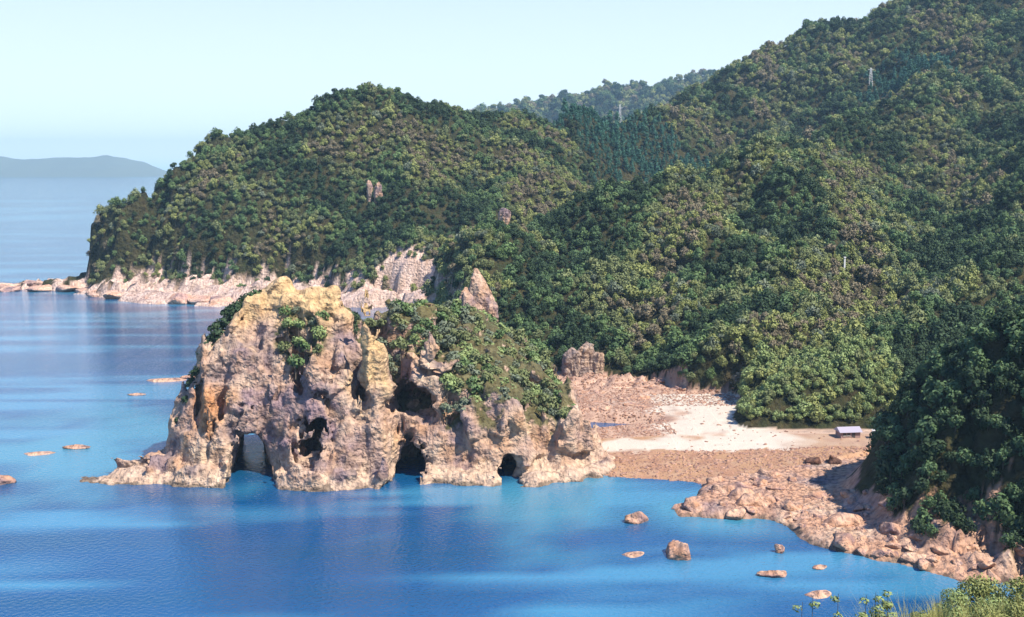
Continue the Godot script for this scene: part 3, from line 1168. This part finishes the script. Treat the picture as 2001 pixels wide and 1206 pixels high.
func place_in(x: float, y: float, z: float) -> String:
	if z > -216.0:
		return "%s %s" % ["high" if y > 24.0 else "midway" if y > 13.0 else "low", "at the left" if x < 74.0 else "in the middle" if x < 82.0 else "at the right"]
	if z > -272.0 and x > 46.0 and x < 95.0:
		return "%s %s" % ["front" if z > -246.0 else "middle" if z > -258.0 else "back", "left" if x < 58.0 else "centre" if x < 70.0 else "right"]
	return "low" if y < 10.0 else "midway" if y < 18.0 else "high"


func zone_of(x: float, z: float) -> String:
	if z > -120.0:
		return "on the cliff at the bottom right corner"
	if z > -216.0:
		return "on the shaded right slope"
	if z > -272.0 and x > 46.0 and x < 95.0:
		return "on the knoll behind the beach"
	if z > -345.0 and x < 46.0:
		return "at the hill foot behind the beach"
	if z > -345.0:
		return "in the hollow behind the knoll" if x < 90.0 else "on the slope right of the knoll"
	return "on the lower slope of the middle hill"


# whether a crown top can be seen from the viewer's place over the land in between
func in_sight(p: Vector3, eye: Vector3) -> bool:
	var d := p - eye
	var px := d.x / -d.z
	if absf(px) > 0.475 or p.z > -30.0:
		return false
	for i in range(6, 40):
		var q := eye + d * (i / 41.0)
		if q.z > -120.0 and q.y > 50.0:
			continue
		if ground(q.x, q.z) + (2.5 if q.z < -130.0 else 0.0) > q.y:
			return false
	return true


func make_trees() -> void:
	var broad := []
	for i in 5:
		broad.append(crown_mesh(500 + i, 380, [0.78, 0.9, 0.7, 1.0, 0.84][i], 6 + i % 3, 0.085))
	var spiky := []
	for i in 2:
		spiky.append(crown_mesh(540 + i, 320, 1.55, 9, 0.08, true))
	var crowns := broad + spiky
	var trees := []   # [size for sorting, x, y, z, width, shape, green]
	rng.seed = 77
	var eye := Vector3(0, 60, 0)
	for band in [[-20.0, -236.0, 3.7, -40.0, 190.0], [-155.0, -217.0, 1.9, 52.0, 112.0], [-236.0, -340.0, 2.8, -40.0, 190.0], [-236.0, -272.0, 1.7, 48.0, 96.0], [-262.0, -304.0, 2.0, 36.0, 72.0], [-340.0, -470.0, 2.8, -60.0, 290.0], [-470.0, -660.0, 2.6, -250.0, 360.0], [-660.0, -960.0, 3.9, -140.0, 560.0], [-2130.0, -2330.0, 9.0, -220.0, 1000.0]]:
		var step: float = band[2]
		var z: float = band[0]
		while z > band[1]:
			var x: float = band[3]
			while x < band[4]:
				var px := x + rng.randf_range(-0.5, 0.5) * step
				var pz := z + rng.randf_range(-0.5, 0.5) * step
				var grow := rng.randf()
				x += step
				if absf(px) > -pz * 0.52 + 30.0 or (pz < -500.0 and pz > -580.0 and px < -214.0) or (step > 2.4 and ((pz < -150.0 and pz > -217.0) or (pz < -234.0 and pz > -272.0 and px > 48.0 and px < 96.0))):
					continue
				var s := sampled(inland, px, pz)
				var k := shore_kind(px, pz)
				if sampled(beach_in, px, pz) > (-0.8 if pz < -262.0 and px > 40.0 else -2.0):
					continue
				var h := ground(px, pz)
				var fringe := n_fine.get_noise_2d(px, pz) * 7.0 + n_tone.get_noise_2d(px, pz) * 6.0
				if s < k.w * (0.75 if z < -217.0 else 0.9) + fringe and h < (11.5 if pz < -425.0 else 9.0 if pz < -217.0 or px < 62.0 else 4.5) + fringe * 0.6 + (14.0 if px > -62.0 and px < -30.0 and pz < -425.0 else 0.0):
					continue
				if pz > -217.0 and pz < -140.0 and px < 62.0 + (-180.0 - pz) * 0.31:
					continue
				if h < 2.2 or (pz > -120.0 and (pz > -28.0 or h > 60.0 - 0.42 * -pz - 12.0)):
					continue
				if Vector2(px - 73.5, pz + 231.0).length() < 7.5:
					continue
				# small clearings, as between the crowns of a real wood
				if n_fine.get_noise_2d(px * 0.5 + 900.0, pz * 0.5) > 0.42:
					continue
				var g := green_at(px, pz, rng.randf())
				var w := step * lerpf(0.95, 1.65, grow * grow) * (1.25 if grow > 0.94 else 1.0)
				if step < 2.4:
					w *= 1.35 if pz > -217.0 else 1.1
				trees.append([w / -pz, px, h, pz, w, (5 + rng.randi() % 2) if g == 7 else rng.randi() % 5, g])
			z -= step * 0.87
	trees.sort_custom(func(a, b): return a[0] > b[0])
	var mats := []
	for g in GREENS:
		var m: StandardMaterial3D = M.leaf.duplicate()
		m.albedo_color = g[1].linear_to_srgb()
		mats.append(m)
	var trunks := []
	for i in 3:
		trunks.append(trunk_mesh(60 + i, 0.42, 0.045))
	var singles := 0
	var per_zone := {}
	var rest := {"headland_forest": [], "hillside_forest": [], "mountain_forest": []}
	for t in trees:
		var p := Vector3(t[1], t[2], t[3])
		var lift: float = t[4] * (0.12 if t[5] < 5 else 0.05)
		if singles < 300 and t[3] < -100.0 and t[3] > -345.0 and per_zone.get(zone_of(t[1], t[3]), 0) < 130 and in_sight(p + Vector3(0, t[4] * 0.8, 0), eye):
			var o := base("conifer" if t[5] > 4 else "broadleaf_tree", p, t[0] * 9000.0)
			o.scale = Vector3.ONE * t[4]
			part("trunk", trunks[singles % 3], M.bark, o)
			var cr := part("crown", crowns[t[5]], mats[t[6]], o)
			cr.position.y = 0.12
			tag(o, "%s %s tree, %s %s" % ["very broad" if t[4] > 5.6 else "broad" if t[4] > 4.5 else "small" if t[4] > 3.6 else "tiny", GREENS[t[6]][0], place_in(t[1], t[2], t[3]), zone_of(t[1], t[3])], "tree", "trees " + zone_of(t[1], t[3]))
			singles += 1
			per_zone[zone_of(t[1], t[3])] = per_zone.get(zone_of(t[1], t[3]), 0) + 1
		else:
			var where := "mountain_forest" if t[3] < -760.0 else "headland_forest" if t[3] < -440.0 and t[1] < 25.0 else "hillside_forest"
			rest[where].append([p + Vector3(0, lift, 0), t])
	print("trees ", trees.size(), " singles ", singles)
	var says := {"headland_forest": "green canopy of the wood covering the far headland", "hillside_forest": "dense mixed green wood over the hills behind the cove", "mountain_forest": "bluish hazy wood over the mountain and the far ridge"}
	for called in rest:
		var o := base(called, Vector3.ZERO)
		tag(o, says[called], "forest", "", "stuff")
		for shape in crowns.size():
			var of: Array = rest[called].filter(func(e): return e[1][5] == shape)
			if of.is_empty():
				continue
			var mm := MultiMesh.new()
			mm.transform_format = MultiMesh.TRANSFORM_3D
			mm.use_colors = true
			mm.mesh = crowns[shape]
			mm.instance_count = of.size()
			for i in of.size():
				var e: Array = of[i]
				var w: float = e[1][4]
				mm.set_instance_transform(i, Transform3D(Basis(Vector3.UP, rng.randf() * TAU).scaled(Vector3(w, w * rng.randf_range(0.85, 1.2), w)), e[0]))
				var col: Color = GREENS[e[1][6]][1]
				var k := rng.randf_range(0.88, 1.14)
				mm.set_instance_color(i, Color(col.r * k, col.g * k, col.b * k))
			var mi := MultiMeshInstance3D.new()
			mi.name = "canopy"
			mi.multimesh = mm
			mi.material_override = M.leaf
			o.add_child(mi, true)
			mi.set_meta("kind", "stuff")
	make_shrubs(mats)


func make_shrubs(mats: Array) -> void:
	var shapes := []
	for i in 4:
		shapes.append(crown_mesh(580 + i, 260, [0.6, 0.75, 0.55, 0.9][i], 5, 0.1))
	var stem := trunk_mesh(90, 0.3, 0.04)
	rng.seed = 21
	var placed := 0
	var z := -204.0
	while z > -258.0:
		var x := -70.0
		while x < 16.0:
			var px := x + rng.randf_range(-0.9, 0.9)
			var pz := z + rng.randf_range(-0.9, 0.9)
			x += 2.5
			var h := stack_height(px, pz)
			if h < 7.0:
				continue
			var g := green_on_stack(Vector3(px, h, pz))
			if g < 0.2:
				continue
			var crest := lerpf(-224.0, -244.0, clampf((px + 36.0) / 22.0, 0.0, 1.0))
			if px > -30.0 and pz < crest - 2.5:
				continue
			var along := "left" if px < -19.0 else "middle" if px < -8.0 else "right"
			var down := "high" if pz < crest + 8.0 else "midway" if pz < crest + 17.0 else "low"
			var where := "%s on the %s of the sea stack's green back slope" % [down, along]
			var back := false
			if px < -30.0:
				if pz > -220.5:
					where = "in the green pocket below the summit of the sea stack"
				else:
					where = "on the seaward edge of the sea stack's summit"
					back = true
			var w := rng.randf_range(2.2, 4.1)
			if back and pz < -228.0:
				continue
			var kind: int = [3, 2, 3, 5, 8][rng.randi() % 5] if not back else [0, 0, 1][rng.randi() % 3]
			shrub(Vector3(px, h - 0.5, pz), w, kind, where, shapes, stem, mats)
			placed += 1
		z -= 2.3
	# dark pines leaning over the western edge of the stack
	for a in [[-66.0, -213.0, 2.6], [-64.5, -213.5, 3.0], [-63.6, -214.5, 3.2], [-62.6, -214.5, 3.6], [-61.6, -215.5, 3.4], [-60.8, -217, 3.8], [-60.0, -218, 3.6], [-59.3, -217.5, 4.0], [-58.2, -219, 4.2], [-57.4, -220.5, 4.2], [-56.2, -220, 4.0], [-55.2, -221.5, 4.4], [-53.8, -222, 4.2], [-52.2, -223, 4.2], [-50.4, -223, 3.6], [-48.5, -223.8, 3.2], [-46, -224.2, 2.8], [-42, -224.4, 2.6], [-38, -224, 2.6], [-35, -223.5, 2.8], [-33, -223.5, 3.0]]:
		shrub(Vector3(a[0], stack_height(a[0], a[1]) - 0.4, a[1]), a[2], 0, "along the seaward edge of the sea stack", shapes, stem, mats)
	# low bushes at the bottom right corner, on the viewer's own cliff
	var near_shapes := []
	for i in 3:
		near_shapes.append(crown_mesh(590 + i, 2600, [0.6, 0.75, 0.9][i], 7, 0.028))
	for a in [[15.2, -37.5, 1.7, 4], [16.3, -38.5, 1.8, 8], [17.0, -37.0, 2.0, 4], [17.8, -39.0, 1.9, 8], [18.6, -38.0, 2.1, 4], [19.4, -39.5, 2.4, 4], [16.8, -40.0, 1.6, 8], [18.2, -41.0, 2.0, 4], [19.6, -41.5, 2.2, 8], [20.6, -40.5, 2.6, 8], [15.6, -39.6, 1.5, 4]]:
		shrub(Vector3(a[0], ground(a[0], a[1]) - 0.2, a[1]), a[2], a[3], "in the bottom right corner on the near cliff", near_shapes, stem, mats)
	var straw: StandardMaterial3D = M.leaf.duplicate()
	straw.albedo_color = Color(0.30, 0.30, 0.12).linear_to_srgb()
	for i in 16:
		var gx := 12.6 + i * 0.42
		var gz := -36.2 - (i * 7 % 5) * 0.5
		var foot := ground(gx, gz)
		var o := base("grass_tuft", Vector3(gx, foot - 0.05, gz))
		var tall := clampf(60.0 + 0.398 * gz - foot + 0.12 * (i % 4), 0.9, 3.2)
		part("blades", grass_mesh(700 + i, 120, tall), straw, o)
		tag(o, "%s tuft of pale yellow-green grass in the bottom right corner" % ("tall" if tall > 1.9 else "short"), "grass", "grass tufts on the near cliff")
	for a in [[10.4, -38, 1.4], [11.0, -38.5, 2.0], [12.1, -39, 2.4], [12.7, -38, 2.0], [13.4, -38.5, 2.2], [14.0, -39, 2.6]]:
		var foot := ground(a[0], a[1])
		var o := base("sapling", Vector3(a[0], foot, a[1]), a[0] * 3.0)
		var tall: float = 60.0 - 0.415 * -a[1] + a[2] * 0.3 - foot
		var st := SurfaceTool.new()
		st.begin(Mesh.PRIMITIVE_TRIANGLES)
		limb(st, Vector3(0, -0.3, 0), Vector3(0.1, tall * 0.95, 0.05), 0.025, 0.008)
		st.generate_normals()
		part("stem", st.commit(), M.bark, o)
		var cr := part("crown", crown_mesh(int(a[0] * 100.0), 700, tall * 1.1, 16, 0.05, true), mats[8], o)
		cr.scale = Vector3(1.5, 1.0, 1.5)
		tag(o, "thin pale sapling overlapping the water near the bottom right corner", "sapling", "saplings on the near cliff")


# long thin blades that rise from one foot and arch over
func grass_mesh(s: int, blades: int, tall: float) -> ArrayMesh:
	var r := RandomNumberGenerator.new()
	r.seed = s
	var v := PackedVector3Array()
	var c := PackedColorArray()
	var idx := PackedInt32Array()
	for i in blades:
		var a := r.randf() * TAU
		var out := Vector3(cos(a), 0, sin(a))
		var side := Vector3(-out.z, 0, out.x) * r.randf_range(0.008, 0.016)
		var foot := Vector3(r.randfn(), 0, r.randfn()) * 0.16
		var h := tall * r.randf_range(0.55, 1.0)
		var lean := h * r.randf_range(0.1, 0.5)
		var shade := r.randf_range(0.75, 1.2)
		var o := v.size()
		for k in 4:
			var t := k / 3.0
			var p := foot + Vector3.UP * h * (t - 0.18 * t * t) + out * lean * t * t
			v.append_array(PackedVector3Array([p - side * (1.02 - t), p + side * (1.02 - t)]))
			c.append_array(PackedColorArray([Color(shade, shade, shade * 0.9), Color(shade, shade, shade * 0.9)]))
		for k in 3:
			var q := o + k * 2
			idx.append_array(PackedInt32Array([q, q + 2, q + 3, q, q + 3, q + 1]))
	return mesh_of(v, normals_of(v, idx), c, idx)


func shrub(p: Vector3, w: float, g: int, where: String, shapes: Array, stem: Mesh, mats: Array) -> void:
	var o := base("shrub", p, p.x * 5.0 + p.z)
	o.scale = Vector3.ONE * w
	part("stem", stem, M.bark, o)
	part("crown", shapes[absi(int(p.x * 7.0 + p.z * 3.0)) % shapes.size()], mats[g], o)
	tag(o, "%s %s shrub %s" % ["large" if w > 3.3 else "small" if w < 2.6 else "mid-sized", GREENS[g][0], where], "shrub", "shrubs " + where)


# ---------------------------------------------------------------- small things people built

func box(size: Vector3, at: Vector3) -> ArrayMesh:
	var st := SurfaceTool.new()
	var b := BoxMesh.new()
	b.size = size
	st.append_from(b, 0, Transform3D(Basis(), at))
	return st.commit()


func make_built() -> void:
	var hut := base("beach_hut", Vector3(72.5, ground(72.5, -231.5) - 0.1, -231.5), 0.12)
	hut.scale = Vector3.ONE * 0.8
	part("wall", box(Vector3(5.4, 1.7, 3.6), Vector3(0, 0.85, 0)), M.hut_wall, hut)
	var st := SurfaceTool.new()
	st.begin(Mesh.PRIMITIVE_TRIANGLES)
	var p := PrismMesh.new()
	p.size = Vector3(4.6, 1.1, 6.4)
	st.append_from(p, 0, Transform3D(Basis(Vector3.UP, PI / 2.0), Vector3(0, 2.26, 0)))
	part("roof", st.commit(), M.roof, hut)
	part("door", box(Vector3(0.9, 1.5, 0.06), Vector3(0.8, 0.75, 1.835)), M.dark, hut)
	for x in [-1.7, -0.6]:
		var w := part("window", box(Vector3(0.8, 0.7, 0.06), Vector3(x, 1.1, 1.835)), M.dark, hut)
		part("sill", box(Vector3(0.95, 0.07, 0.16), Vector3(x, 0.71, 1.88)), M.white_paint, w)
	tag(hut, "low beach hut with a grey-violet gable roof at the beach's right end", "hut")
	var shed := base("white_shed", Vector3(78.2, ground(78.2, -230.0) - 0.05, -230.0), -0.1)
	part("wall", box(Vector3(1.7, 1.7, 1.6), Vector3(0, 0.85, 0)), M.white_paint, shed)
	part("roof", box(Vector3(1.9, 0.1, 1.8), Vector3(0, 1.752, 0)), M.steel, shed)
	part("door", box(Vector3(0.7, 1.4, 0.05), Vector3(0.1, 0.72, 0.828)), M.steel, shed)
	tag(shed, "tiny white shed just right of the beach hut", "shed")
	mast(Vector3(72.2, ground(72.2, -745.0), -745.0), 24.0, "thin white steel mast on the ridge between the headland and the mountain")
	mast(Vector3(255.0, ground(255.0, -795.0), -795.0), 12.0, "thin white steel mast high on the mountain slope")
	var post := base("white_post", Vector3(107.0, ground(107.0, -352.0) , -352.0))
	part("pole", box(Vector3(0.45, 8.4, 0.45), Vector3(0, 4.2, 0)), M.steel, post)
	part("cap", box(Vector3(0.7, 0.3, 0.7), Vector3(0, 8.55, 0)), M.white_paint, post)
	tag(post, "white post standing above the trees of the middle hillside", "post")


func mast(at: Vector3, tall: float, label: String) -> void:
	var o := base("lattice_mast", at)
	var w := 1.3
	for c in [Vector2(-1, -1), Vector2(1, -1), Vector2(-1, 1), Vector2(1, 1)]:
		var st := SurfaceTool.new()
		st.begin(Mesh.PRIMITIVE_TRIANGLES)
		limb(st, Vector3(c.x * w, -1.0, c.y * w), Vector3(c.x * 0.35, tall, c.y * 0.35), 0.16, 0.12)
		st.generate_normals()
		part("leg", st.commit(), M.steel, o)
	for k in 7:
		var t := (k + 0.5) / 7.0
		var s := lerpf(w, 0.35, t)
		var e := lerpf(w, 0.35, (k + 1.5) / 7.0)
		var st := SurfaceTool.new()
		st.begin(Mesh.PRIMITIVE_TRIANGLES)
		limb(st, Vector3(-s, t * tall, s), Vector3(e, minf(tall, (t + 1.0 / 7.0) * tall), e), 0.09, 0.09)
		limb(st, Vector3(s, t * tall, s), Vector3(s, t * tall, -s), 0.09, 0.09)
		limb(st, Vector3(-s, t * tall, s), Vector3(s, t * tall, s), 0.09, 0.09)
		st.generate_normals()
		part("brace", st.commit(), M.steel, o)
	part("cross_arm", box(Vector3(4.0, 0.2, 0.2), Vector3(0, tall * 0.9, 0)), M.steel, o)
	tag(o, label, "mast", "lattice masts on the ridges")


# ---------------------------------------------------------------- scene

func _ready() -> void:
	var cam := Camera3D.new()
	cam.name = "camera"
	add_child(cam)
	cam.position = Vector3(0, 60, 0)
	cam.rotation_degrees = Vector3(-7.35, 0, 0)
	cam.fov = 31.4
	cam.near = 0.5
	cam.far = 60000.0
	cam.current = true

	var e := Environment.new()
	e.background_mode = Environment.BG_SKY
	var sky := Sky.new()
	var sm := ProceduralSkyMaterial.new()
	sm.sky_top_color = Color(0.17, 0.38, 0.66)
	sm.sky_horizon_color = Color(0.81, 0.868, 0.88)
	sm.sky_curve = 0.22
	sm.ground_bottom_color = Color(0.2, 0.4, 0.6)
	sm.ground_horizon_color = Color(0.7, 0.85, 0.92)
	sm.sun_angle_max = 1.0
	sky.sky_material = sm
	e.sky = sky
	e.tonemap_mode = Environment.TONE_MAPPER_LINEAR
	e.tonemap_exposure = 1.9
	e.fog_enabled = true
	e.fog_density = 0.00011
	e.fog_light_color = Color(0.68, 0.86, 1.0)
	e.sdfgi_enabled = true
	e.ssao_enabled = true
	e.ssil_enabled = true
	var we := WorldEnvironment.new()
	we.name = "environment"
	we.environment = e
	add_child(we)

	var sun := DirectionalLight3D.new()
	sun.name = "sun"
	sun.light_energy = 1.6
	sun.light_color = Color(1.0, 0.95, 0.87)
	sun.light_angular_distance = 0.5
	sun.shadow_enabled = true
	add_child(sun)
	var to_sun := Vector3(0.84 * 0.6, 0.8, 0.54 * 0.6)
	sun.look_at_from_position(to_sun * 500.0, Vector3.ZERO)

	noise(n_coast, FastNoiseLite.TYPE_SIMPLEX, 26.0, 3, 1)
	noise(n_big, FastNoiseLite.TYPE_SIMPLEX, 85.0, 3, 2)
	noise(n_mid, FastNoiseLite.TYPE_SIMPLEX, 22.0, 3, 3)
	noise(n_fine, FastNoiseLite.TYPE_SIMPLEX, 5.0, 3, 4)
	noise(n_cell, FastNoiseLite.TYPE_CELLULAR, 5.5, 2, 5)
	n_cell.cellular_return_type = FastNoiseLite.RETURN_CELL_VALUE
	n_cell.cellular_jitter = 0.9
	noise(n_crack, FastNoiseLite.TYPE_CELLULAR, 8.0, 1, 15)
	n_crack.cellular_return_type = FastNoiseLite.RETURN_DISTANCE2_SUB
	noise(n_tone, FastNoiseLite.TYPE_SIMPLEX, 14.0, 4, 6)
	noise(n_tone2, FastNoiseLite.TYPE_SIMPLEX, 9.0, 4, 7)

	var t0 := Time.get_ticks_msec()
	make_materials()
	make_sea()
	make_island()
	make_land()
	print("land ", Time.get_ticks_msec() - t0)
	make_land_meshes()
	print("land meshes ", Time.get_ticks_msec() - t0)
	make_stack()
	print("stack ", Time.get_ticks_msec() - t0)
	make_rocks()
	print("rocks ", Time.get_ticks_msec() - t0)
	make_trees()
	print("trees ", Time.get_ticks_msec() - t0)
	make_built()
